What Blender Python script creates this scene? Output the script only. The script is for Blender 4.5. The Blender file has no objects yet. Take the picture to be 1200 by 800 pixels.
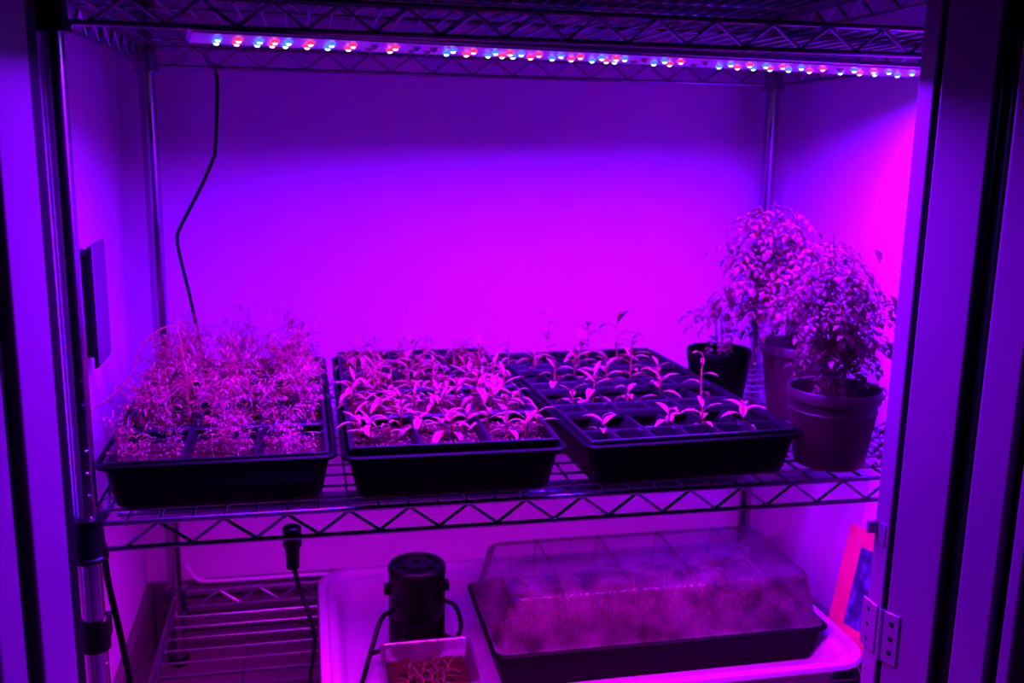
import bpy, math, random
from mathutils import Vector, Matrix
PI = math.pi
sc = bpy.context.scene
COL = sc.collection

# ---------------------------------------------------------------- camera, world, exposure
LENS = 34.18
cam_d = bpy.data.cameras.new('camera'); cam = bpy.data.objects.new('camera', cam_d); COL.objects.link(cam)
yaw, pitch, roll = 0.2109, 0.2030, 0.0175
f = Vector((math.sin(yaw)*math.cos(pitch), math.cos(yaw)*math.cos(pitch), -math.sin(pitch)))
r = Vector((math.cos(yaw), -math.sin(yaw), 0)); u = r.cross(f)
r2 = r*math.cos(roll) + u*math.sin(roll); u2 = -r*math.sin(roll) + u*math.cos(roll)
M = Matrix((r2, u2, -f)).transposed().to_4x4(); M.translation = Vector((0.2441, -1.0837, 0.4225))
cam.matrix_world = M
cam_d.lens = LENS; cam_d.sensor_width = 36; cam_d.clip_start = 0.02
cam_d.dof.use_dof = True; cam_d.dof.focus_distance = 1.17; cam_d.dof.aperture_fstop = 5.0
sc.camera = cam
w = bpy.data.worlds.new('world'); sc.world = w; w.use_nodes = True
w.node_tree.nodes['Background'].inputs[0].default_value = (0.3, 0.01, 1.0, 1)
w.node_tree.nodes['Background'].inputs[1].default_value = 0.002
sc.view_settings.view_transform = 'Standard'; sc.view_settings.look = 'None'
sc.view_settings.gamma = 1; sc.view_settings.use_curve_mapping = False
sc.view_settings.exposure = 0.0
BLUE_LED = ((0.01, 0.07, 1.0), 4.0)
RED_LED = ((1.0, 0.012, 0.04), 3.0)
LAMP = (82.0, 15.2)     # blue and red watts of the upper strip
SPREAD = 167
LAMP_LOWER = (10.0, 6.6)          # the strip under the seedling shelf is weaker

# ---------------------------------------------------------------- materials
def mat(name, col, rough=.6, metal=0, noise=None, bump=0, nscale=40, spec=.5, trans=0, alpha=None, coat=0):
    m = bpy.data.materials.new(name); m.use_nodes = True; nt = m.node_tree
    b = nt.nodes['Principled BSDF']
    b.inputs['Base Color'].default_value = (*col, 1); b.inputs['Roughness'].default_value = rough
    b.inputs['Metallic'].default_value = metal; b.inputs['Specular IOR Level'].default_value = spec
    b.inputs['Coat Weight'].default_value = coat
    if trans: b.inputs['Transmission Weight'].default_value = trans
    if noise or bump:
        tc = nt.nodes.new('ShaderNodeTexCoord'); n = nt.nodes.new('ShaderNodeTexNoise')
        n.inputs['Scale'].default_value = nscale; n.inputs['Detail'].default_value = 4
        nt.links.new(tc.outputs['Object'], n.inputs['Vector'])
        if noise:
            mx = nt.nodes.new('ShaderNodeMix'); mx.data_type = 'RGBA'
            rp = nt.nodes.new('ShaderNodeValToRGB'); rp.color_ramp.elements[0].position = .35; rp.color_ramp.elements[1].position = .65
            nt.links.new(n.outputs['Fac'], rp.inputs[0]); nt.links.new(rp.outputs[0], mx.inputs[0])
            mx.inputs[6].default_value = (*col, 1); mx.inputs[7].default_value = (*noise, 1)
            nt.links.new(mx.outputs[2], b.inputs['Base Color'])
        if bump:
            bp = nt.nodes.new('ShaderNodeBump'); bp.inputs['Strength'].default_value = bump; bp.inputs['Distance'].default_value = .002
            nt.links.new(n.outputs['Fac'], bp.inputs['Height']); nt.links.new(bp.outputs[0], b.inputs['Normal'])
    return m
def leafmat(name, c1, c2):
    m = mat(name, c1, .5, noise=c2, nscale=60, spec=.4)
    nt = m.node_tree; b = nt.nodes['Principled BSDF']; out = nt.nodes['Material Output']
    t = nt.nodes.new('ShaderNodeBsdfTranslucent'); t.inputs[0].default_value = (*c2, 1)
    ms = nt.nodes.new('ShaderNodeMixShader'); ms.inputs[0].default_value = .25
    nt.links.new(b.outputs[0], ms.inputs[1]); nt.links.new(t.outputs[0], ms.inputs[2]); nt.links.new(ms.outputs[0], out.inputs[0])
    return m
def clearmat(name, haze, gloss=.5):
    m = bpy.data.materials.new(name); m.use_nodes = True; nt = m.node_tree; N = nt.nodes.new; Lk = nt.links.new
    out = nt.nodes['Material Output']; nt.nodes.remove(nt.nodes['Principled BSDF'])
    tc = N('ShaderNodeTexCoord'); n = N('ShaderNodeTexNoise'); n.inputs['Scale'].default_value = 22; n.inputs['Detail'].default_value = 5
    Lk(tc.outputs['Object'], n.inputs['Vector'])
    mr = N('ShaderNodeMapRange'); mr.inputs[1].default_value = .35; mr.inputs[2].default_value = .7
    mr.inputs[3].default_value = haze*.4; mr.inputs[4].default_value = haze*1.7; Lk(n.outputs['Fac'], mr.inputs[0])
    t = N('ShaderNodeBsdfTransparent'); t.inputs[0].default_value = (.9, .9, .9, 1)
    d = N('ShaderNodeBsdfDiffuse'); d.inputs[0].default_value = (.5, .42, .42, 1)
    g = N('ShaderNodeBsdfGlossy'); g.inputs['Roughness'].default_value = .12
    n2 = N('ShaderNodeTexNoise'); n2.inputs['Scale'].default_value = 60; Lk(tc.outputs['Object'], n2.inputs['Vector'])
    bp = N('ShaderNodeBump'); bp.inputs['Strength'].default_value = .5; bp.inputs['Distance'].default_value = .002
    Lk(n2.outputs['Fac'], bp.inputs['Height']); Lk(bp.outputs[0], g.inputs['Normal'])
    m1 = N('ShaderNodeMixShader'); Lk(mr.outputs[0], m1.inputs[0]); Lk(t.outputs[0], m1.inputs[1]); Lk(d.outputs[0], m1.inputs[2])
    fr = N('ShaderNodeFresnel'); fr.inputs[0].default_value = 1.4
    mu = N('ShaderNodeMath'); mu.operation = 'MULTIPLY'; mu.inputs[1].default_value = gloss; Lk(fr.outputs[0], mu.inputs[0])
    m2 = N('ShaderNodeMixShader'); Lk(mu.outputs[0], m2.inputs[0]); Lk(m1.outputs[0], m2.inputs[1]); Lk(g.outputs[0], m2.inputs[2])
    Lk(m2.outputs[0], out.inputs[0]); return m
def emis(name, col, st):
    m = bpy.data.materials.new(name); m.use_nodes = True; b = m.node_tree.nodes['Principled BSDF']
    b.inputs['Base Color'].default_value = (*col, 1); b.inputs['Emission Color'].default_value = (*col, 1)
    b.inputs['Emission Strength'].default_value = st; return m
MT = dict(
    wall=mat('painted_wall', (.62, .60, .60), .8, noise=(.59, .575, .575), nscale=3, bump=.08),
    trim=mat('painted_trim', (.125, .105, .105), .5, noise=(.115, .096, .096), nscale=6),
    dark=mat('black_shade_and_parts', (.003, .003, .003), .6, bump=.05, spec=.1),  # flat black for painted shade in gaps and on edges, also for screws
    floor=mat('closet_floor', (.18, .15, .12), .7, noise=(.13, .11, .09), nscale=12),
    chrome=mat('chromed_steel', (.34, .33, .35), .2, 1, bump=.05, nscale=150),
    wire=mat('chromed_wire', (.27, .26, .28), .3, 1, noise=(.2, .19, .21), nscale=60),
    collar=mat('black_collar', (.004, .004, .004), .35, bump=.05, spec=.15),
    plastic=mat('black_tray_plastic', (.0012, .001, .0012), .45, noise=(.002, .0018, .002), nscale=30, bump=.1, spec=.06),
    cell=mat('black_cell_plastic', (.006, .005, .006), .38, noise=(.010, .009, .010), nscale=30, bump=.1, spec=.15),
    soil=mat('potting_soil', (.018, .010, .004), .95, noise=(.06, .035, .014), nscale=260, bump=1, spec=.08),
    perl=mat('perlite', (.6, .4, .12), .8, noise=(.25, .15, .05), nscale=90),
    leaf=leafmat('seedling_leaf', (.32, .38, .075), (.44, .5, .11)),
    leaf2=leafmat('feathery_leaf', (.46, .46, .13), (.38, .38, .10)),
    leaf3=leafmat('bushy_leaf', (.12, .16, .034), (.22, .26, .07)),
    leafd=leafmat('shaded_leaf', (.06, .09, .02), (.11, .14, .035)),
    stem=mat('stem', (.4, .25, .07), .5, noise=(.45, .32, .08), nscale=80),
    stemd=mat('dark_stem', (.14, .10, .03), .6, noise=(.2, .14, .05), nscale=80),
    pot=mat('terracotta_plastic', (.04, .015, .009), .5, noise=(.024, .011, .006), nscale=14, bump=.15),
    potp=mat('pale_pot', (.06, .03, .02), .5, noise=(.045, .022, .016), nscale=12, bump=.1),
    white=mat('white_tray_plastic', (.46, .46, .46), .42, noise=(.42, .42, .42), nscale=8, bump=.05),
    cable=mat('black_cable', (.003, .003, .003), .4, bump=.05, spec=.12),
    wcable=mat('white_cable', (.75, .73, .73), .4, bump=.05),
    pcb=mat('white_circuit_board', (.7, .68, .7), .35, noise=(.6, .58, .6), nscale=50),
    alu=mat('aluminium_housing', (.45, .45, .47), .35, 1, bump=.05),
    blue=emis('blue_diode_lens', *BLUE_LED), red=emis('red_diode_lens', *RED_LED),
    blue2=emis('dim_blue_diode_lens', BLUE_LED[0], BLUE_LED[1]), red2=emis('dim_red_diode_lens', RED_LED[0], RED_LED[1]),
    bluec=emis('blue_diode_chip', (.35, .6, 1), 9), redc=emis('red_diode_chip', (1, .35, .45), 9),
    glint=mat('glint_bead', (.8, .8, .85), .08, 1),  # bright mirror finish for the imitated diode reflections
    off=mat('unlit_diode_lens', (.3, .28, .3), .15, bump=.05),
    clear=clearmat('clear_dome_plastic', .12, .9), clear2=clearmat('clear_box_plastic', .10, .9),
    pack=mat('orange_packet_card', (.62, .16, .10), .5, noise=(.5, .12, .085), nscale=30),
    steel=mat('hinge_steel', (.3, .29, .3), .4, .8, bump=.1),
    box=mat('grey_box_plastic', (.10, .09, .10), .5, bump=.05),
    pump=mat('pump_plastic', (.0015, .0015, .0015), .3, bump=.08, spec=.1),
)
# picture print on packet
def picmat():
    m = bpy.data.materials.new('packet_picture_print'); m.use_nodes = True; nt = m.node_tree; b = nt.nodes['Principled BSDF']
    b.inputs['Roughness'].default_value = .45
    tc = nt.nodes.new('ShaderNodeTexCoord'); v = nt.nodes.new('ShaderNodeTexVoronoi'); v.inputs['Scale'].default_value = 55
    n = nt.nodes.new('ShaderNodeTexNoise'); n.inputs['Scale'].default_value = 40
    rp = nt.nodes.new('ShaderNodeValToRGB'); e = rp.color_ramp.elements
    e[0].position = .3; e[0].color = (.01, .03, .05, 1); e[1].position = .7; e[1].color = (.12, .3, .3, 1)
    x = rp.color_ramp.elements.new(.5); x.color = (.03, .08, .09, 1)
    ad = nt.nodes.new('ShaderNodeMix'); ad.inputs[0].default_value = .45
    nt.links.new(tc.outputs['Object'], v.inputs['Vector']); nt.links.new(tc.outputs['Object'], n.inputs['Vector'])
    nt.links.new(n.outputs['Fac'], ad.inputs[2]); nt.links.new(v.outputs['Distance'], ad.inputs[3])
    nt.links.new(ad.outputs[0], rp.inputs[0]); nt.links.new(rp.outputs[0], b.inputs['Base Color'])
    return m
MT['pic'] = picmat()

# ---------------------------------------------------------------- mesh builder
class MB:
    def __init__(s): s.v = []; s.f = []
    def box(s, x0, x1, y0, y1, z0, z1):
        b = len(s.v); s.v += [(x, y, z) for z in (z0, z1) for y in (y0, y1) for x in (x0, x1)]
        s.f += [tuple(b+i for i in q) for q in ((0, 2, 3, 1), (4, 5, 7, 6), (0, 1, 5, 4), (2, 6, 7, 3), (0, 4, 6, 2), (1, 3, 7, 5))]
        return s
    def tube(s, pts, rad, n=6, cap=True):
        pts = [Vector(p) for p in pts]; b = len(s.v); N = len(pts)
        rads = rad if isinstance(rad, (list, tuple)) else [rad]*N
        side = None
        for i, p in enumerate(pts):
            d = (pts[min(i+1, N-1)] - pts[max(i-1, 0)]).normalized()
            if side is None:
                side = d.cross(Vector((0, 0, 1)) if abs(d.z) < .9 else Vector((1, 0, 0))).normalized()
            else: side = (side - d*side.dot(d)).normalized()
            up = d.cross(side)
            for k in range(n):
                a = 2*PI*k/n; s.v.append(tuple(p + (side*math.cos(a) + up*math.sin(a))*rads[i]))
        for i in range(N-1):
            for k in range(n):
                s.f.append((b+i*n+k, b+i*n+(k+1) % n, b+(i+1)*n+(k+1) % n, b+(i+1)*n+k))
        if cap and n > 2:
            s.f.append(tuple(b+k for k in reversed(range(n)))); s.f.append(tuple(b+(N-1)*n+k for k in range(n)))
        return s
    def lathe(s, prof, n=32, c=(0, 0), cap0=False, cap1=False):
        b = len(s.v)
        for (rr, z) in prof:
            for k in range(n):
                a = 2*PI*k/n; s.v.append((c[0]+rr*math.cos(a), c[1]+rr*math.sin(a), z))
        for i in range(len(prof)-1):
            for k in range(n): s.f.append((b+i*n+k, b+i*n+(k+1) % n, b+(i+1)*n+(k+1) % n, b+(i+1)*n+k))
        if cap0: s.f.append(tuple(b+k for k in reversed(range(n))))
        if cap1: s.f.append(tuple(b+(len(prof)-1)*n+k for k in range(n)))
        return s
    def rr(s, secs, c=(0, 0), seg=5, cap0=True, cap1=True):
        """loft of rounded rectangles (half x, half y, corner radius, z)"""
        b = len(s.v); n = 4*(seg+1)
        for (hx, hy, cr, z) in secs:
            for q, (sx, sy) in enumerate(((1, 1), (-1, 1), (-1, -1), (1, -1))):
                for k in range(seg+1):
                    a = PI/2*(q + k/seg)
                    s.v.append((c[0]+sx*(hx-cr)+cr*math.cos(a), c[1]+sy*(hy-cr)+cr*math.sin(a), z))
        for i in range(len(secs)-1):
            for k in range(n): s.f.append((b+i*n+k, b+i*n+(k+1) % n, b+(i+1)*n+(k+1) % n, b+(i+1)*n+k))
        if cap0: s.f.append(tuple(b+k for k in reversed(range(n))))
        if cap1: s.f.append(tuple(b+(len(secs)-1)*n+k for k in range(n)))
        return s
    def add(s, v, f):
        b = len(s.v); s.v += [tuple(p) for p in v]; s.f += [tuple(b+i for i in q) for q in f]; return s
    def mesh(s, name, m, smooth=True):
        m, m2 = m if isinstance(m, tuple) else (m, None)
        me = bpy.data.meshes.new(name); me.from_pydata(s.v, [], s.f); me.update()
        me.materials.append(m)
        if m2: me.materials.append(m2)
        if smooth:
            me.polygons.foreach_set('use_smooth', [True]*len(me.polygons)); me.set_sharp_from_angle(angle=math.radians(40))
        return me
def ob(name, me, parent=None, loc=(0, 0, 0), rot=(0, 0, 0), sc_=1, **kw):
    o = bpy.data.objects.new(name, me); COL.objects.link(o); o.parent = parent
    o.location = loc; o.rotation_euler = rot
    o.scale = (sc_,)*3 if isinstance(sc_, (int, float)) else sc_
    for k, v in kw.items(): o[k] = v
    return o
def B(name, mb, m, parent=None, loc=(0, 0, 0), rot=(0, 0, 0), smooth=True, bevel=0, **kw):
    o = ob(name, mb.mesh(name, m, smooth), parent, loc, rot, **kw)
    if bevel:
        md = o.modifiers.new('bevel', 'BEVEL'); md.width = bevel; md.segments = 2; md.limit_method = 'ANGLE'
    return o
def thing(name, label, cat, loc=(0, 0, 0), rz=0, group=None):
    o = ob(name, None, None, loc, (0, 0, rz), label=label, category=cat)
    o.empty_display_size = .02
    if group: o['group'] = group
    return o
def smoothpath(pts, n=8):
    P = [Vector(p) for p in pts]; out = []
    for i in range(len(P)-1):
        p0 = P[max(i-1, 0)]; p1 = P[i]; p2 = P[i+1]; p3 = P[min(i+2, len(P)-1)]
        for k in range(n):
            t = k/n
            out.append(.5*((2*p1)+(p2-p0)*t+(2*p0-5*p1+4*p2-p3)*t*t+(3*p1-p0-3*p2+p3)*t**3))
    out.append(P[-1]); return out

# ---------------------------------------------------------------- setting
W, D, H, HB, T = 1.0928, .622, .5613, -.4104, .030
XL, XR, YB, ZF, ZC = -.060, 1.147, .70, -.52, 1.25
S = dict(kind='structure')
B('floor', MB().box(XL-.1, XR+.1, -1.7, YB+.1, ZF-.1, ZF), MT['floor'], smooth=False, **S)
B('ceiling', MB().box(XL-.1, XR+.1, -.09, YB+.1, ZC, ZC+.1), MT['wall'], smooth=False, **S)
B('wall_back', MB().box(XL-.1, XR+.1, YB, YB+.1, ZF, ZC), MT['wall'], smooth=False, **S)
B('wall_left', MB().box(XL-.1, XL, -.04, YB, ZF, ZC), MT['wall'], smooth=False, **S)
B('wall_right', MB().box(XR, XR+.1, -.04, YB, ZF, ZC), MT['wall'], smooth=False, **S)
B('baseboard_back', MB().box(XL+.012, XR-.012, YB-.012, YB, ZF, -.392), MT['trim'], bevel=.003, **S)
B('baseboard_left', MB().box(XL, XL+.012, -.04, YB, ZF, -.392), MT['trim'], bevel=.003, **S)
B('baseboard_right', MB().box(XR-.012, XR, -.04, YB, ZF, -.392), MT['trim'], bevel=.003, **S)
JL, JR = .000, .932
# jambs: the lining of the opening, seen edge on
tj = B('trim_1', MB().box(-.16, JL-.006, -.075, -.04, ZF, ZC), MT['trim'], bevel=.002, **S)
tj = B('trim_2', MB().box(JR, XR+.1, -.088, -.058, ZF, ZC), MT['trim'], bevel=.002, **S)
B('strike_plate', MB().box(JR-.002, JR, -.083, -.071, -.058, -.030), MT['steel'], tj, bevel=.001)
B('catch', MB().box(JR-.012, JR, -.064, -.058, -.048, -.032), MT['steel'], tj, bevel=.001)
for z in (-.169,):
    lf = B('hinge', MB().box(JR-.0025, JR, -.083, -.052, z-.032, z+.032), MT['steel'], tj, bevel=.0012)
    for dz in (-.02, 0, .02): B('screw', MB().lathe([(.003, 0), (.002, .001)], 10, cap0=True, cap1=True), MT['dark'], lf, (JR-.0025, -.066, z+dz), (0, -PI/2, 0))
def door(name, hx, hy, phi, side):
    """open door leaf: local x runs away from the hinge, local y is the face normal to the closet axis"""
    root = ob(name, None, None, (hx, hy, 0), (0, 0, 0), kind='structure')
    dv = Vector((side*math.sin(phi), -math.cos(phi), 0)); nv = Vector((side*math.cos(phi), math.sin(phi), 0))  # nv points away from opening
    R = Matrix((dv, nv, Vector((0, 0, 1)))).transposed().to_4x4(); e = R.to_euler() if R.determinant() > 0 else None
    def part(nm, x0, x1, y0, y1, m, z0=ZF+.01, z1=ZC, bev=.002):
        mb = MB().box(x0, x1, y0, y1, z0, z1)
        mb.v = [tuple(dv*a+nv*b+Vector((0, 0, c))) for a, b, c in mb.v]
        if side < 0: mb.f = [tuple(reversed(q)) for q in mb.f]
        if R.determinant() < 0: pass
        return B(nm, mb, m, root, bevel=bev)
    part('hinge_gap_shade', -.004 if side > 0 else -.015, .005, .002, .012, MT['dark'])  # black strip puts the shade of the hinge gap into the colour
    part('stile', .005, .0675, 0, .03, MT['trim'], bev=.003)
    part('groove_shade', .0675, .083, .012, .028, MT['dark'])  # grooves and their moulding are black: groove shade painted as colour
    part('moulding', .083, .088, .004, .028, MT['dark'], bev=.002)
    part('panel', .088, .131, .003, .03, MT['trim'], bev=.004)
    part('groove_shade', .131, .142, .014, .028, MT['dark'])
    part('edge_strip', .142, .158, .004, .03, MT['trim'], bev=.004)
    return root, part
d2, part2 = door('door_2', JR+.0015, -.089, math.radians(25), 1)
h = part2('hinge', .004, .025, -.0025, 0, MT['steel'], -.205, -.138, .0012)
for z in (-.19, -.171, -.152): part2('screw', .012, .018, -.0035, -.002, MT['dark'], z-.003, z+.003, .0008)
kn = B('knuckle', MB().tube([(0, 0, -.205), (0, 0, -.138)], .004, 10), MT['steel'], d2)
d1, part1 = door('door_1', .002, -.082, math.radians(15), -1)

# ---------------------------------------------------------------- wire shelving rack
rack = thing('wire_shelving_rack', 'chrome wire shelving rack standing inside the closet', 'shelving rack')
pm = MB().lathe([(.0127, ZF+.012), (.0127, H+.45)], 20, cap0=True, cap1=True)
zz = ZF+.05
while zz < H+.42:                       # height notches
    pm.lathe([(.01285, zz), (.0121, zz+.0006), (.0121, zz+.0016), (.01285, zz+.0022)], 20); zz += .0254
post_me = pm.mesh('post', MT['chrome']); foot_me = MB().lathe([(.016, ZF), (.018, ZF+.004), (.018, ZF+.012), (.008, ZF+.02)], 16, cap0=True, cap1=True).mesh('foot', MT['collar'])
col_me = MB().lathe([(.0128, -.040), (.0205, -.040), (.0205, -.036), (.0185, -.034), (.0165, .004), (.019, .006), (.019, .010), (.0128, .012)], 24).mesh('collar', MT['collar'])
colc_me = MB().lathe([(.0128, -.040), (.0205, -.040), (.0205, -.036), (.0185, -.034), (.0165, .004), (.019, .006), (.019, .010), (.0128, .012)], 24).mesh('collar', MT['chrome'])
for (x, y) in ((0, 0), (W, 0), (0, D), (W, D)):
    p = ob('post', post_me, rack, (x, y, 0)); ob('foot', foot_me, p)
    for z in (.648, H, 0, HB+.03): ob('collar', col_me if y == 0 else colc_me, rack, (x, y, z))
def shelf(z, inverted, long_wires, depth_wires, label):
    root = MB(); zt, zb = 0, -T
    if inverted: zt, zb = T, 0
    g = .018
    for y in (0, D):
        for zq in (zt, zb): root.tube([(g, y, zq), (W-g, y, zq)], .0032, 8)
        pts = []; x = .0395
        up = False
        while x < W-.02:
            pts.append((x, y + (.001), (zt-.002) if up else (zb+.002))); x += .0352; up = not up
        root.tube(pts, .0024, 6)
    for x in (0, W):
        for zq in (zt, zb): root.tube([(x, g, zq), (x, D-g, zq)], .0032, 8)
        pts = []; y = .03; up = False
        while y < D-.02:
            pts.append((x, y, (zt-.002) if up else (zb+.002))); y += .0352; up = not up
        root.tube(pts, .0024, 6)
    sh = B('shelf', root, MT['wire'], rack, (0, 0, z), label=label)
    lw = MB().tube([(.002, 0, 0), (W-.002, 0, 0)], .0019, 6).mesh('wire', MT['wire'])
    dw = MB().tube([(0, .002, 0), (0, D-.002, 0)], .0019, 6).mesh('wire', MT['wire'])
    for y in long_wires: ob('wire', lw, sh, (0, y, .0005))
    for x in depth_wires: ob('wire', dw, sh, (x, 0, -.0033))
    return sh
shelf(H, False, [.12, .31, .50], [.025+.0254*i for i in range(42)], 'upper wire shelf above the light strip')
top = shelf(.648, False, [.12, .31, .50], [.025+.0254*i for i in range(42)], 'topmost wire shelf above the upper one')
B('black_backing_sheet', MB().box(.02, W-.02, .02, D-.02, .003, .005), MT['dark'], top, smooth=False)  # unseen sheet added so the gaps between the wires show black
shelf(0, False, [.04*i for i in range(1, 16)], [.0395+.0352*i for i in range(30)], 'middle wire shelf holding the seedling trays')
shelf(HB, True, [.04*i-.016 for i in range(1, 16)], [.13, .36, .55, .73, .95], 'bottom wire shelf with its rim turned upward')

# ---------------------------------------------------------------- light strips
LEDX = [.0004, .0215, .0432, .059, .0733, .0967, .1195, .1427, .1662, .1901, .2144, .234, .2569, .2812, .3079, .3255, .3392, .3615, .3895, .4146, .4424, .4616, .4729, .4993, .5273, .5498, .5847, .6215, .649, .673, .6987, .7273, .7605, .7874, .8105, .8423, .8676, .9061]
LEDC = 'BRBRBRBRoRooBRBRBRBRBRBoBRoBRBRBRoBRBB'
def strip(name, label, loc, rz, power, bm, rm, group, hw=.042, rows=(-.013, .015)):
    t = thing(name, label, 'grow light', loc, rz, group)
    L0, L1 = -.03, .955
    hsg = MB().box(L0, L1, -hw-.002, hw+.002, .003, .0095)
    B('housing', hsg, MT['alu'], t, bevel=.0012)
    B('circuit_board', MB().box(L0+.004, L1-.004, -hw, hw, .001, .003), MT['pcb'], t, smooth=False)
    lens = MB().lathe([(.0064, .0012), (.0060, -.0008), (.0050, -.0022), (.0038, -.0030), (.0026, -.0046), (.0006, -.0050)], 12, cap1=True)
    md = {'B': lens.mesh('diode', (bm, MT['bluec'])), 'R': lens.mesh('diode', (rm, MT['redc'])), 'o': lens.mesh('diode', MT['off'])}
    for c in 'BR':
        for p_ in md[c].polygons:
            if p_.index >= 36: p_.material_index = 1      # bright chip at the tip of the lens
    nm = {'B': 'lit blue diode', 'R': 'lit red diode', 'o': 'unlit diode'}
    for x, c in zip(LEDX, LEDC):
        for y in rows: ob('diode', md[c], t, (x, y, .0004), sc_=.78, label=nm[c])
    for i, (c, p) in enumerate((((0, 0, 1), power[0]), ((1, 0, 0), power[1]))):      # the light of the two kinds of diode
        ld = bpy.data.lights.new('lamp', 'AREA'); ld.shape = 'RECTANGLE'; ld.size = .93; ld.size_y = .014
        ld.color = c; ld.energy = p; ld.spread = math.radians(SPREAD)
        ob('lamp', ld, t, ((L0+L1)/2, 0, -.0055-.0006*i))
    return t
ang = math.atan2(.1386, .9903)
strip('light_strip', 'long strip of red and blue diodes under the upper wire shelf', (.1571, .0127+.018, .522), ang, LAMP, MT['blue'], MT['red'], None).rotation_euler.x = math.radians(-2.0)
strip('light_strip', 'light strip fixed beneath the middle wire shelf under the trays', (.045, .105, -.030), -.02, LAMP_LOWER, MT['blue2'], MT['red2'], None, .018, (0,))

# ---------------------------------------------------------------- trays
def pack_mesh(nx, ny, cw, cl, zr, zbot, fin):
    m = MB(); hx, hy = nx*cw/2, ny*cl/2
    m.rr([(hx-.0004, hy-.0004, .006, zr-.010), (hx-.0002, hy-.0002, .006, zr-.0025), (hx-.0015, hy-.0012, .006, zr), (hx-.004, hy-.003, .005, zr+.0008), (hx-.0052, hy-.0045, .004, zr-.001), (hx-.006, hy-.006, .004, zr-fin-.002)], cap0=False, cap1=False)
    for i in range(nx):
        for j in range(ny):
            c = (-hx+cw*(i+.5), -hy+cl*(j+.5)); z = zr-fin
            m.rr([(cw/2, cl/2, .001, z), (cw/2-.0015, cl/2-.0015, .006, z), (cw/2-.003, cl/2-.003, .008, z-.002), (cw/2-.009, cl/2-.009, .008, zbot)], c, cap0=False)
    return m.mesh('cell_pack', MT['cell'])
def soil_mesh(hx, hy, z, seed, amp=.003):
    rd = random.Random(seed); n = 12; v = []; fcs = []
    for j in range(n+1):
        for i in range(n+1): v.append((hx*(2*i/n-1), hy*(2*j/n-1), z+rd.uniform(-amp, amp)))
    for j in range(n):
        for i in range(n): a = j*(n+1)+i; fcs.append((a, a+1, a+n+2, a+n+1))
    return MB().add(v, fcs).mesh('soil', MT['soil'])
def perl_mesh(hx, hy, z, seed, n):
    rd = random.Random(seed); m = MB()
    for _ in range(n):
        x, y = rd.uniform(-hx, hx), rd.uniform(-hy, hy); s = rd.uniform(.0007, .0019); zz = z+.002+rd.uniform(0, .0015)
        p = [(x+s, y, zz), (x, y+s*rd.uniform(.6, 1.2), zz), (x-s, y, zz), (x, y-s, zz), (x, y, zz+s), (x, y, zz-s)]
        m.add(p, [(0, 1, 4), (1, 2, 4), (2, 3, 4), (3, 0, 4), (1, 0, 5), (2, 1, 5), (3, 2, 5), (0, 3, 5)])
    return m.mesh('perlite', MT['perl'], False)
def tray_base_mesh(w, l, z0, zr, slope=.012):
    hx, hy = w/2, l/2
    return MB().rr([(hx-slope-.010, hy-slope-.010, .012, z0), (hx-slope-.006, hy-slope-.006, .014, z0+.004), (hx-.008, hy-.008, .016, zr-.006), (hx, hy, .018, zr-.006), (hx+.0005, hy+.0005, .018, zr-.002), (hx-.002, hy-.002, .017, zr),
                    (hx-.0055, hy-.0055, .015, zr-.0005), (hx-.008, hy-.008, .014, zr-.005), (hx-slope-.008, hy-slope-.008, .012, z0+.006)]).mesh('tray_base', MT['plastic'])
def tray(label, x, y, rz, w, l, nx, packs, ny, zr_in, soilz, fin, nperl):
    # x, y: front left corner of the rim
    t = thing('seedling_tray', label, 'tray', (x, y, 0), rz)
    ob('tray_base', tray_base_mesh(w, l, .0035, .0625), t, (w/2, l/2, 0))
    iw, il = w-.018, (l-.018)/packs; cw, cl = iw/nx, il/ny
    pk = pack_mesh(nx, ny, cw, cl-.0008/ny, zr_in, .012, fin)
    sm = [soil_mesh(cw/2-.0055, cl/2-.0055, soilz, s) for s in (1, 2, 3)]
    pmh = [perl_mesh(cw/2-.008, cl/2-.008, soilz, s, nperl) for s in (1, 2, 3)]
    cells = []
    for k in range(packs):
        cy = .009+il*(k+.5)
        ob('cell_pack', pk, t, (w/2, cy, 0))
        for j in range(ny):
            for i in range(nx):
                cx = .009+cw*(i+.5); yy = .009+il*k+cl*(j+.5)
                q = (i*3+j*5+k*7) % 3
                so = ob('soil', sm[q], t, (cx, yy, 0)); ob('perlite', pmh[q], so, kind='stuff')
                cells.append((k*ny+j, i, cx, yy))
    c, s = math.cos(rz), math.sin(rz)
    return t, (lambda a, b, z=0: Vector((x+c*a-s*b, y+s*a+c*b, z))), cells, cw, cl
t1, X1, cells1, cw1, cl1 = tray('left black tray crowded with feathery seedlings', .006, .0106, .005, .268, .535, 3, 4, 1, .063, .047, 0, 75)
t2, X2, cells2, cw2, cl2 = tray('middle black tray with a second raised insert of leafy seedlings', .2785, -.0005, -.006, .27, .548, 3, 4, 1, .071, .056, 0, 110)
t3, X3, cells3, cw3, cl3 = tray('right black tray with sparse seedlings in deep cells', .570, -.0032, .045, .300, .53, 6, 4, 2, .0655, .026, .006, 14)

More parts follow.
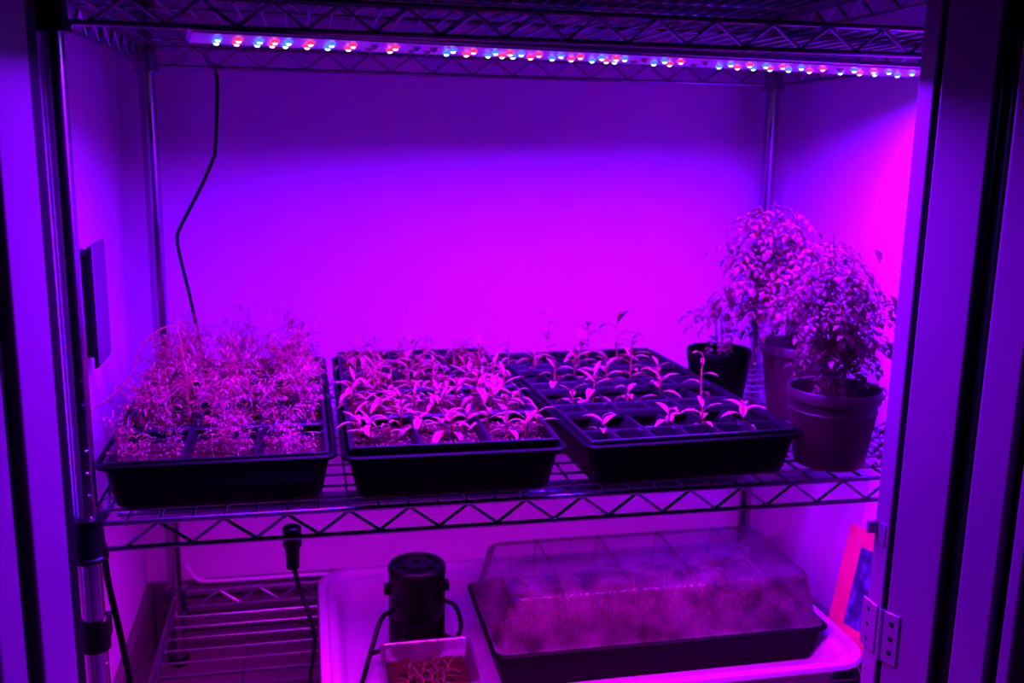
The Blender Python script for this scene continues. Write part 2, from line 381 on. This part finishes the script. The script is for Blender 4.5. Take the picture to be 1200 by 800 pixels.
# ---------------------------------------------------------------- leaves and seedlings
def leaf_geom(L, wd, droop, fold=.25, n=6, tooth=0, x0=0.0, peak=.42):
    """leaf along +x from origin; bends down by droop over its length"""
    v = []; fcs = []
    for i in range(n+1):
        t = i/n; wdt = wd*.5*(math.sin(PI*t**(math.log(.5)/math.log(peak)))**.9 if 0 < t < 1 else 0.02)
        if tooth and i % 2 and 0 < i < n: wdt *= 1-tooth
        a = droop*t; x = x0+L*(math.sin(a)/droop if abs(droop) > 1e-3 else t); z = -L*(1-math.cos(a))/droop if abs(droop) > 1e-3 else 0
        z += 0
        v += [(x, -wdt, z+wdt*fold), (x, 0, z), (x, wdt, z+wdt*fold)]
    for i in range(n):
        a = 3*i; fcs += [(a, a+3, a+4, a+1), (a+1, a+4, a+5, a+2)]
    return v, fcs
def leaf_mesh(name, m, **k): return MB().add(*leaf_geom(**k)).mesh(name, m)
def pinnate_geom(rd, L, nl, lw, droop=.6):
    """compound leaf: rachis with pairs of toothed leaflets"""
    m = MB(); pts = [(L*t, 0, -L*.5*droop*t*t) for t in (0, .33, .66, 1)]
    m.tube(pts, .0006, 3)
    for k in range(nl):
        t = .3+.6*k/max(1, nl-1); px, pz = L*t, -L*.5*droop*t*t
        for sgn in (-1, 1):
            v, fc = leaf_geom(L*.36*rd.uniform(.8, 1.1), lw, .8+rd.uniform(-.3, .4), .3, 4, .25)
            Rm = Matrix.Translation((px, 0, pz)) @ Matrix.Rotation(sgn*rd.uniform(.8, 1.2), 4, 'Z') @ Matrix.Rotation(rd.uniform(-.3, .3), 4, 'X')
            m.add([Rm @ Vector(q) for q in v], fc)
    v, fc = leaf_geom(L*.45, lw*1.15, .9, .3, 5, .25)
    m.add([Matrix.Translation((L, 0, -L*.5*droop)) @ Matrix.Rotation(.4, 4, 'Y') @ Vector(q) for q in v], fc)
    return m
rd = random.Random(7)
# feathery seedlings: stem mesh + foliage mesh
FE = []
for s in range(8):
    q = random.Random(s+40); hgt = q.uniform(.045, .085)
    lean = Vector((q.uniform(-.3, .3), q.uniform(-.3, .3), 1))
    pts = [Vector((0, 0, 0))+lean*hgt*t+Vector((q.uniform(-.004, .004), q.uniform(-.004, .004), 0))*t for t in (0, .3, .6, 1)]
    st = MB().tube(pts, [.0008, .0007, .0006, .0004], 3); fo = MB()
    for k in range(13):
        t = q.uniform(.12, 1); base = Vector((0, 0, 0))+lean*hgt*t
        az = q.uniform(0, 2*PI); ln = q.uniform(.012, .026); el = q.uniform(-.1, .9)
        d = Vector((math.cos(az)*math.cos(el), math.sin(az)*math.cos(el), math.sin(el)))
        tip = base+d*ln; fo.tube([base, base+d*ln*.5+Vector((0, 0, .001)), tip], .0004, 3, False)
        for j in range(5):
            tt = .35+.65*j/4; bp = base+d*ln*tt
            v, fc = leaf_geom(q.uniform(.006, .013), q.uniform(.0018, .0036), q.uniform(.2, 1.2), .2, 2)
            Rm = Matrix.Translation(bp) @ Matrix.Rotation(az+q.uniform(-1.3, 1.3), 4, 'Z') @ Matrix.Rotation(q.uniform(-.6, .4), 4, 'Y')
            fo.add([Rm @ Vector(p) for p in v], fc)
    FE.append((st.mesh('stem', MT['stem']), fo.mesh('foliage', MT['leaf2'])))
ROW = ['front', 'second', 'third', 'back']; COLN = ['left', 'middle', 'right']
for (k, i, cx, cy) in cells1:
    for n in range(13 if k else 7):
        px, py = cx+rd.uniform(-.5, .5)*(cw1-.02), cy+rd.uniform(-.5, .5)*(cl1-.022)
        st, fo = FE[rd.randrange(8)]
        t = thing('feathery_seedling', 'thin feathery seedling in the %s row %s cell of the left tray' % (ROW[k], COLN[i]), 'seedling', X1(px, py, .050), rd.uniform(0, 6.3), 'feathery seedlings in the %s row %s cell of the left tray' % (ROW[k], COLN[i]))
        sc_ = rd.uniform(.8, 1.15)*(.75 if k == 0 else 1.05 if k == 1 else 1.2)
        t.scale = (sc_,)*3
        ob('stem', st, t); ob('foliage', fo, t)
# leafy seedlings with separate leaves
LF = [leaf_mesh('leaf', MT['leaf'], L=.03, wd=w_, droop=dr, fold=.3, n=7, peak=.45) for w_, dr in ((.008, 1.5), (.006, 1.0), (.009, 1.9), (.007, .5))]
STM = MB().tube([(0, 0, 0), (.0006, 0, .35), (-.0004, .0004, .7), (0, 0, 1)], [.0013, .0011, .001, .0008], 5).mesh('stem', MT['stem'])
def leafy(label, pos, h, nl, size, seed, group, name='leafy_seedling', lmesh=LF, smesh=None):
    q = random.Random(seed)
    t = thing(name, label, 'seedling', pos, q.uniform(0, 6.3), group)
    ob('stem', smesh or STM, t, sc_=(1.2, 1.2, h))
    for k in range(nl):
        az = k*2.4+q.uniform(-.4, .4); fz = h*(.35+.62*k/max(1, nl-1)) if nl > 1 else h
        el = -.35-.75*k/nl+q.uniform(-.15, .2)       # upper leaves point up more
        o = ob('leaf', lmesh[q.randrange(len(lmesh))], t, (0, 0, fz), (0, el, az), sc_=size*q.uniform(.75, 1.15)*(1-.35*k/nl))
    return t
ORD = ['first', 'second', 'third', 'fourth', 'fifth', 'sixth', 'seventh', 'eighth', 'ninth', 'tenth', 'eleventh', 'twelfth', 'thirteenth', 'fourteenth', 'fifteenth', 'sixteenth', 'seventeenth', 'eighteenth', 'nineteenth', 'twentieth', 'twenty-first']
spots = {}
for (k, i, cx, cy) in cells2:
    if k == 0: P2 = [(.1, .8), (.35, .5), (.62, .62), (.9, .85)] if i < 2 else [(.1, .8), (.3, .5), (.75, .6), (.95, .5)]
    else: P2 = [(.12, .3), (.36, .35), (.64, .28), (.88, .35), (.2, .78), (.5, .75), (.8, .78)]
    for (a, b) in P2:
        spots.setdefault(k, []).append((cx+(a-.5)*cw2*.85+rd.uniform(-.006, .006), cy+(b-.5)*cl2*.8+rd.uniform(-.008, .008)))
for k in sorted(spots):
    for n, (px, py) in enumerate(sorted(spots[k])):
        h = rd.uniform(.024, .045)*(.9 if k == 0 else 1); nl = rd.randint(6, 8)
        if k == 0 and n == 3: h = .05; nl = 10
        if k == 1 and n in (3, 14): h = .058; nl = 10
        leafy('leafy seedling in the %s row of the middle tray, %s from left' % (ROW[k], ORD[n]), X2(px, py, .056), h, nl, rd.uniform(.95, 1.45), 100*k+n, 'leafy seedlings in the middle tray')
# pepper seedlings in the right tray (world x, y, height, leaves, size)
LG = [leaf_mesh('leaf', MT['leaf'], L=.042, wd=w_, droop=dr, fold=.35, n=8, peak=.45) for w_, dr in ((.0135, 1.2), (.011, .8), (.014, 1.5))]
PP = {0: [(.6203, .0964, .042, 6, 1.0), (.7119, .0954, .048, 7, 1.1), (.7584, .0921, .052, 7, .95), (.8199, .0987, .050, 8, 1.05)],
      1: [(.612, .215, .05, 7, .9), (.6519, .2424, .065, 8, 1.0), (.700, .23, .045, 6, .9), (.7562, .2456, .055, 7, .95), (.817, .237, .090, 5, .9)],
      2: [(.615, .33, .06, 8, 1.0), (.655, .36, .075, 8, 1.1), (.70, .335, .06, 8, 1.0), (.7441, .3493, .07, 9, 1.1), (.79, .35, .05, 7, 1.0), (.60, .40, .06, 7, 1.0)],
      3: [(.577, .50, .075, 4, 1.1), (.615, .47, .06, 7, 1.0), (.648, .51, .10, 6, 1.3), (.69, .46, .07, 8, 1.1), (.72, .51, .085, 7, 1.2), (.76, .47, .11, 7, 1.4), (.80, .505, .06, 8, 1.1)]}
for k, L_ in PP.items():
    for n, (x, y, h, nl, sz) in enumerate(sorted(L_)):
        leafy('broad-leaved seedling in the %s row of the right tray, %s from left' % (ROW[k], ORD[n]), (x, y, .027), h, nl, sz, 900+10*k+n, 'broad-leaved seedlings in the right tray', 'broad_leaved_seedling', LG)
# stray stem leaning out of the left tray
vs = thing('leaning_stem', 'long thin stem leaning left out of the left tray to the post', 'seedling', (.085, .25, .05))
vp = smoothpath([(0, 0, 0), (-.004, 0, .06), (-.014, 0, .123), (-.053, 0, .104), (-.072, 0, .060), (-.098, -.01, .034), (-.122, -.02, .018)], 5)
B('stem', MB().tube(vp, .0011, 5), MT['stem'], vs)
for k in range(12):
    p = vp[6+k*2]; ob('leaf', LF[k % 4], vs, p, (rd.uniform(-1, 1), rd.uniform(-.8, .8), rd.uniform(0, 6)), sc_=.35)

# ---------------------------------------------------------------- pots and bushy plants
def pot(label, x, y, z0, h, rt, rb, m, soil=True, rings=()):
    t = thing('plant_pot', label, 'pot', (x, y, z0))
    prof = [(rb*.2, .0), (rb-.003, 0), (rb, .003)]
    for z_ in rings: rr_ = rb+(rt-rb)*z_/h; prof += [(rr_, z_), (rr_+.0012, z_+.001), (rr_+.0012, z_+.003), (rr_, z_+.004)]
    prof += [(rt-.004, h-.016), (rt-.0005, h-.015), (rt, h-.002), (rt-.0015, h), (rt-.004, h-.002), (rt-.006, h-.016), (rt-.009, h-.03), (.001, h-.032)]
    B('pot_body', MB().lathe(prof, 48, cap0=True), m, t)
    if soil:
        q = random.Random(3); v = []; fc = []
        n = 28; rad = [0.0005, .25, .5, .75, 1]
        for a in rad:
            for k in range(n): v.append(((rt-.009)*a*math.cos(2*PI*k/n), (rt-.009)*a*math.sin(2*PI*k/n), h-.026+q.uniform(-.002, .003)))
        for i in range(4):
            for k in range(n): fc.append((i*n+k, i*n+(k+1) % n, (i+1)*n+(k+1) % n, (i+1)*n+k))
        B('soil', MB().add(v, fc), MT['soil'], t)
    return t
pot('dark red plastic pot at the right front of the middle shelf', .932, .062, .003, .106, .0615, .0465, MT['pot'], rings=(.074,))
pot('black nursery pot with a wide rim behind the right tray', .905, .375, .003, .092, .053, .042, MT['plastic'], rings=(.07,))
pot('pale pot hidden between the black pot and the dark red pot', 1.000, .285, .003, .118, .062, .044, MT['potp'])
BL = []; 
for s in range(5):
    q = random.Random(s+5); BL.append(pinnate_geom(q, .036, 3, .0085, q.uniform(.6, 1.3)).mesh('leaf', MT['leaf3']))
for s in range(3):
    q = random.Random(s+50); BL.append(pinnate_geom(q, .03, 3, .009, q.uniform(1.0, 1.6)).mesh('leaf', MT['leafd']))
BIG = [leaf_mesh('leaf', MT['leaf3'], L=.040, wd=.026, droop=1.3, fold=.15, n=9, tooth=.22, peak=.4)]
def bush(label, base, stems, nleaf, seed, spread, size, droopy=()):
    q = random.Random(seed)
    t = thing('bushy_plant', label, 'plant', base)
    paths = []
    for e in stems:
        e = Vector(e); mid = Vector((e.x*.35+q.uniform(-.01, .01), e.y*.35, e.z*.55))
        pth = smoothpath([(q.uniform(-.008, .008), q.uniform(-.008, .008), 0), mid, e], 8); paths.append(pth)
        B('stem', MB().tube(pth, [.0022*(1-.7*i/len(pth)) for i in range(len(pth))], 5), MT['stemd'], t)
    for k in range(nleaf):
        pth = paths[k % len(paths)]; tt = q.uniform(.30, 1)**.75; p = pth[min(len(pth)-1, int(tt*(len(pth)-1)))]
        az = q.uniform(0, 2*PI); rr_ = spread*q.uniform(0, 1)**.7*(.6+.6*math.sin(PI*min(1, tt)))
        p = p+Vector((math.cos(az)*rr_, math.sin(az)*rr_, q.uniform(-.012, .010)))
        pos = Vector(p)
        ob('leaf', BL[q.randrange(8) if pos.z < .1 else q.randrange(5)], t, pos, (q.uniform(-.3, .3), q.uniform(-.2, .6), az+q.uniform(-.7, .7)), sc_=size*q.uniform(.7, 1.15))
    for (x, y, z, s, az) in droopy:
        ob('leaf', BIG[0], t, (x, y, z), (0, .5, az), sc_=s)
    return t
bush('dense bushy plant growing in the dark red pot', (.932, .062, .078),
     [(-.02, 0, .235), (-.05, .01, .19), (.02, .01, .20), (.05, -.01, .15), (-.045, -.02, .13), (.0, .03, .22), (.055, .02, .10), (-.01, -.02, .17)], 290, 11, .026, .88,
     droopy=[(.035, -.01, .215, .55, .2), (.062, -.01, .155, .7, 0), (.068, -.01, .09, .7, .3), (.045, -.03, .03, .7, -.6)])
bush('taller plant with a broad leafy crown behind the bushy one', (1.000, .285, .095),
     [(-.06, 0, .245), (-.105, .01, .225), (-.03, .02, .20), (-.12, -.01, .15), (-.085, .0, .24), (-.095, 0, .185), (-.08, 0, .11)], 280, 12, .030, 1.0,
     droopy=[(-.125, 0, .21, .6, 3.0), (-.14, -.01, .10, .7, 3.2), (-.12, 0, .165, .8, 3.4)])
bush('small drooping plant rising from the black nursery pot', (.905, .375, .07), [(-.005, -.01, .12), (-.02, -.01, .105)], 20, 14, .022, .9,
     droopy=[(-.012, -.01, .12, 1.0, 2.8), (.0, -.01, .13, .9, -1.4), (-.01, -.01, .10, .9, 3.9), (.005, 0, .085, .7, -1), (.01, 0, .115, .8, .6)])
bush('low leafy shoot trailing beside the dark red pot', (1.005, .035, .003), [(.0, .01, .10), (.01, 0, .06), (.0, -.01, .085)], 34, 15, .012, .5)

# ---------------------------------------------------------------- lower shelf
zs = HB+.0025
wt = thing('white_tray', 'large shallow white plastic tray on the bottom wire shelf', 'tray', (.667, .365, zs))
hx, hy = .4155, .237
B('basin', MB().rr([(hx-.045, hy-.045, .045, 0), (hx-.035, hy-.035, .05, .003), (hx-.016, hy-.016, .055, .052), (hx-.002, hy-.002, .06, .056), (hx, hy, .06, .052), (hx+.002, hy+.002, .06, .053),
      (hx, hy, .06, .060), (hx-.012, hy-.012, .055, .0605), (hx-.016, hy-.016, .052, .050), (hx-.026, hy-.026, .050, .046), (hx-.030, hy-.030, .048, .040), (hx-.040, hy-.040, .045, .010), (hx-.048, hy-.048, .04, .006)], seg=8), MT['white'], wt)
rib = MB().box(-.003, .003, -.16, .16, .0055, .0085).mesh('floor_rib', MT['white'])
for k in range(3): ob('floor_rib', rib, wt, (-.33+.07*k, 0, 0))
# propagator base
zb = zs+.0085
pb = thing('propagator_tray', 'black tray under the clear dome in the white tray', 'tray', (.782, .352, zb))
ob('tray_base', tray_base_mesh(.555, .262, .0005, .063), pb)
so = ob('soil', soil_mesh(.256, .110, .040, 5, .005), pb)
ob('perlite', perl_mesh(.25, .105, .040, 9, 60), so, kind='stuff')
dm = thing('humidity_dome', 'clear plastic humidity dome covering the black propagator tray', 'dome', (.782, .352, zb+.0635))
dms = [(.272, .126, .018, 0), (.268, .122, .018, .001), (.262, .118, .02, .012), (.249, .110, .022, .072), (.246, .107, .022, .080), (.240, .101, .02, .0835)]
cov = B('dome_cover', MB().rr(dms, seg=6, cap0=False), MT['clear'], dm)
for x in (-.16, -.05, .06, .165):
    B('dome_rib', MB().tube([(x, -.1155, .012), (x, -.108, .072), (x, -.101, .0845), (x, .101, .0845), (x, .108, .072), (x, .1155, .012)], .0016, 6), MT['clear'], dm)
# mirror beads added on the dome to imitate reflections of the diodes
q = random.Random(77); dr = MB()
for _ in range(380):
    e = q.random()
    if e < .55: x, y, z = q.uniform(-.245, .245), -.1065+q.uniform(-.002, .003), .080+q.uniform(-.004, .003)
    elif e < .8: x, y, z = -.245+q.uniform(-.002, .003), q.uniform(-.105, .105), .080+q.uniform(-.004, .002)
    else: x, y, z = -.235+.2*q.random()**1.5, q.uniform(-.1, .09), .0840
    s = q.uniform(.0007, .0018)
    dr.add([(x+s, y, z), (x, y+s, z), (x-s, y, z), (x, y-s, z), (x, y, z+s), (x, y, z-s)], [(0, 1, 4), (1, 2, 4), (2, 3, 4), (3, 0, 4), (1, 0, 5), (2, 1, 5), (3, 2, 5), (0, 3, 5)])
B('diode_glints', dr, MT['glint'], dm, kind='stuff')
# plants inside the dome
DSL = [leaf_mesh('leaf', MT['leafd'], L=.06, wd=.013, droop=.8, fold=.3, n=8), leaf_mesh('leaf', MT['leafd'], L=.05, wd=.016, droop=1.1, fold=.3, n=8)]
PAL = [leaf_mesh('leaf', MT['leaf'], L=.026, wd=.016, droop=1.2, fold=.2, n=6)]
for n, (x, y, s) in enumerate(((.60, .40, .8), (.66, .42, .9), (.79, .42, 1.3), (.84, .40, 1.3), (.89, .43, 1.2))):
    t = leafy('dark long-leaved seedling under the clear dome, %s from left' % ORD[n], (x, y, zb+.041), .045, 6, s, 300+n, 'long-leaved seedlings under the clear dome', 'long_leaved_seedling', DSL)
t = leafy('pale crinkled rosette at the right back under the dome', (.935, .42, zb+.041), .05, 16, 1.2, 333, None, 'pale_rosette', PAL)
DF = []
for s in range(4):
    qq = random.Random(s+400); fo = MB()
    for k in range(22):
        az = qq.uniform(0, 6.28); b = Vector((qq.uniform(-.008, .008), qq.uniform(-.008, .008), qq.uniform(.002, .038)))
        v, fc = leaf_geom(qq.uniform(.008, .018), qq.uniform(.002, .004), qq.uniform(.4, 1.6), .2, 3)
        Rm = Matrix.Translation(b) @ Matrix.Rotation(az, 4, 'Z') @ Matrix.Rotation(qq.uniform(-1.2, .2), 4, 'Y'); fo.add([Rm @ Vector(p) for p in v], fc)
    st = MB().tube([(0, 0, 0), (0.001, 0, .04)], .0008, 3)
    DF.append((st.mesh('stem', MT['stemd']), fo.mesh('foliage', MT['leafd'])))
for n in range(120):
    x, y = .545+.475*((n*.618) % 1), .262+.11*rd.random()**1.6
    st, fo = DF[n % 4]
    side = 'left' if x < .70 else 'middle' if x < .87 else 'right'
    t = thing('mossy_seedling', 'small ragged seedling in the %s front of the domed tray' % side, 'seedling', (x, y, zb+.041), rd.uniform(0, 6), 'ragged seedlings in the %s front of the domed tray' % side)
    t.scale = (rd.uniform(.9, 1.45),)*3; ob('stem', st, t); ob('foliage', fo, t)

# black cylinder
ph = .150; pr = .047
pu = thing('air_pump', 'black ribbed cylinder with round vented cap standing in the white tray', 'pump', (.407, .385, zs+.0085))
B('pump_body', MB().lathe([(pr-.004, 0), (pr-.001, .003), (pr-.001, .06), (pr-.0025, .062), (pr-.0025, .066), (pr-.001, .068), (pr-.001, ph-.014), (pr, ph-.012), (pr, ph-.004), (pr-.003, ph), (pr-.009, ph), (pr-.011, ph-.003), (.024, ph-.003), (.023, ph+.001), (.020, ph+.002), (.007, ph+.002), (.006, ph-.002), (.0005, ph-.002)], 40, cap0=True), MT['pump'], pu)
sp = MB().box(.024, .037, -.0015, .0015, ph-.004, ph-.0005).mesh('vent_spoke', MT['pump'])
for k in range(8): ob('vent_spoke', sp, pu, rot=(0, 0, PI/4*k+.2))
for a in (0.05, PI-.05):
    B('latch', MB().box(-.005, .005, -.008, .008, ph-.05, ph-.034), MT['pump'], pu, (math.cos(a)*(pr+.001), math.sin(a)*(pr+.001), 0), (0, 0, a), bevel=.002)
B('power_cord', MB().tube(smoothpath([(-.046, -.005, .070), (-.060, -.02, .066), (-.078, -.05, .03), (-.092, -.085, .006), (-.105, -.14, .006), (-.11, -.18, .006)], 6), .0042, 8), MT['cable'], pu)
B('air_hose', MB().tube(smoothpath([(.045, -.008, .085), (.062, -.012, .075), (.070, -.02, .045), (.060, -.03, .028), (.042, -.02, .03)], 6), .0040, 8), MT['cable'], pu)
B('air_hose', MB().tube(smoothpath([(-.025, -.038, .04), (-.045, -.045, .036), (-.062, -.05, .03), (-.08, -.055, .028)], 6), .0040, 8), MT['cable'], pu)
# small clear container with seedlings in front
bx = thing('clear_container', 'small clear plastic container of seedlings in front of the black cylinder', 'container', (.412, .252, zs+.0085))
B('container_body', MB().rr([(.056, .056, .01, 0), (.060, .060, .012, .004), (.068, .066, .012, .046), (.072, .070, .012, .047), (.072, .070, .012, .049), (.067, .065, .012, .0485), (.0585, .0585, .01, .006)], seg=5), MT['clear2'], bx)
ob('soil', soil_mesh(.0590, .0585, .021, 8, .003), bx)
for n in range(13):
    a = n*2.4
    leafy('dark seedling inside the small clear container', (.412+.042*math.cos(a)*(.25+.06*n), .252+.042*math.sin(a)*(.25+.06*n), zs+.028), .016, 6, .45, 500+n, 'seedlings in the small clear container', 'container_seedling', DSL)

# seed packet leaning on the right wall
pk = thing('seed_packet', 'orange seed packet with dark plant picture leaning against right wall', 'packet', (1.1025, .205, -.3475))
lean = Vector((.040, .022, .158)); up = lean.normalized(); wv = Vector((0.05, -1, 0)).normalized(); wv = (wv-up*wv.dot(up)).normalized(); nv = wv.cross(up); 
if nv.x > 0: nv = -nv
def slab(u0, u1, v0, v1, n0, n1):
    m = MB().box(u0, u1, v0, v1, n0, n1)
    m.v = [tuple(wv*a+up*b+nv*c) for a, b, c in m.v]
    fl = wv.cross(up).dot(nv) < 0
    if fl: m.f = [tuple(reversed(q_)) for q_ in m.f]
    return m
B('packet_body', slab(-.080, .030, -.030, .165, 0, .006), MT['pack'], pk, bevel=.001)
B('picture', slab(-.040, .012, .006, .135, .006, .0065), MT['pic'], pk, smooth=False)

# left wall box
wb = thing('wall_box', 'thin rectangular box mounted on the left wall beside the post', 'wall box', (XL, .305, .12))
B('bracket', MB().box(.000, .027, -.034, .03, .010, .148), MT['dark'], wb, bevel=.001)
B('plate_edge_shade', MB().box(.0245, .029, -.040, .044, -.004, .158), MT['dark'], wb, bevel=.001)  # bracket and edge are black: the unlit front is put into the colour
B('face_plate', MB().box(.029, .0315, -.038, .044, 0, .162), MT['box'], wb, bevel=.0015)

# ---------------------------------------------------------------- cables
def cable(name, label, pts, rad, m, cat='cable', extra=None):
    t = thing(name, label, cat, pts[0])
    p0 = Vector(pts[0]); B('cord', MB().tube(smoothpath([Vector(p)-p0 for p in pts], 8), rad, 8), m, t)
    return t, p0
cable('power_cable', 'black cable hanging down the back wall from the upper light strip', [(.150, .06, .529), (.135, .15, .524), (.115, .40, .524), (.110, .585, .524), (.1105, .598, .49), (.103, .60, .40), (.099, .60, .385), (.078, .60, .34), (.043, .60, .275), (.037, .60, .255), (.040, .60, .225), (.052, .60, .16), (.067, .60, .065), (.075, .60, .012), (.077, .60, -.04)], .0030, MT['cable'])
c2, p0 = cable('power_cable', 'black cable with a plug hanging below the middle shelf beside the white tray', [(.2198, .012, -.045), (.2194, .03, -.0705), (.226, .06, -.1242), (.236, .10, -.1776), (.2425, .12, -.2272), (.236, .125, -.282), (.232, .13, -.34), (.228, .14, -.404)], .0030, MT['cable'])
B('plug', MB().lathe([(.004, -.030), (.0075, -.028), (.0085, -.004), (.011, .0), (.011, .022), (.0085, .024)], 16, cap0=True, cap1=True), MT['cable'], c2, (0, 0, 0))
cable('power_cable', 'thick black cable below the left post at lower left', [(.012, .017, -.032), (.0115, .022, -.06), (.0125, .03, -.0916), (.020, .03, -.1458), (.0275, .03, -.2102), (.036, .03, -.30), (.04, .035, -.395)], .0040, MT['cable'])
cc = thing('cable_clip', 'black clip strapped around the left post below the middle shelf', 'clip', (0, 0, -.13))
B('strap', MB().lathe([(.0129, -.018), (.0165, -.018), (.0165, .018), (.0129, .018)], 20), MT['collar'], cc)
B('clip_body', MB().box(-.006, .014, .014, .026, -.014, .014), MT['collar'], cc, bevel=.002)
cable('white_cable', 'white cable lying along the back edge of the bottom shelf', [(.016, .652, -.345), (.032, .655, -.3714), (.0542, .655, -.3783), (.1379, .655, -.380), (.25, .655, -.381), (.45, .655, -.392), (.60, .655, -.40)], .0035, MT['wcable'])
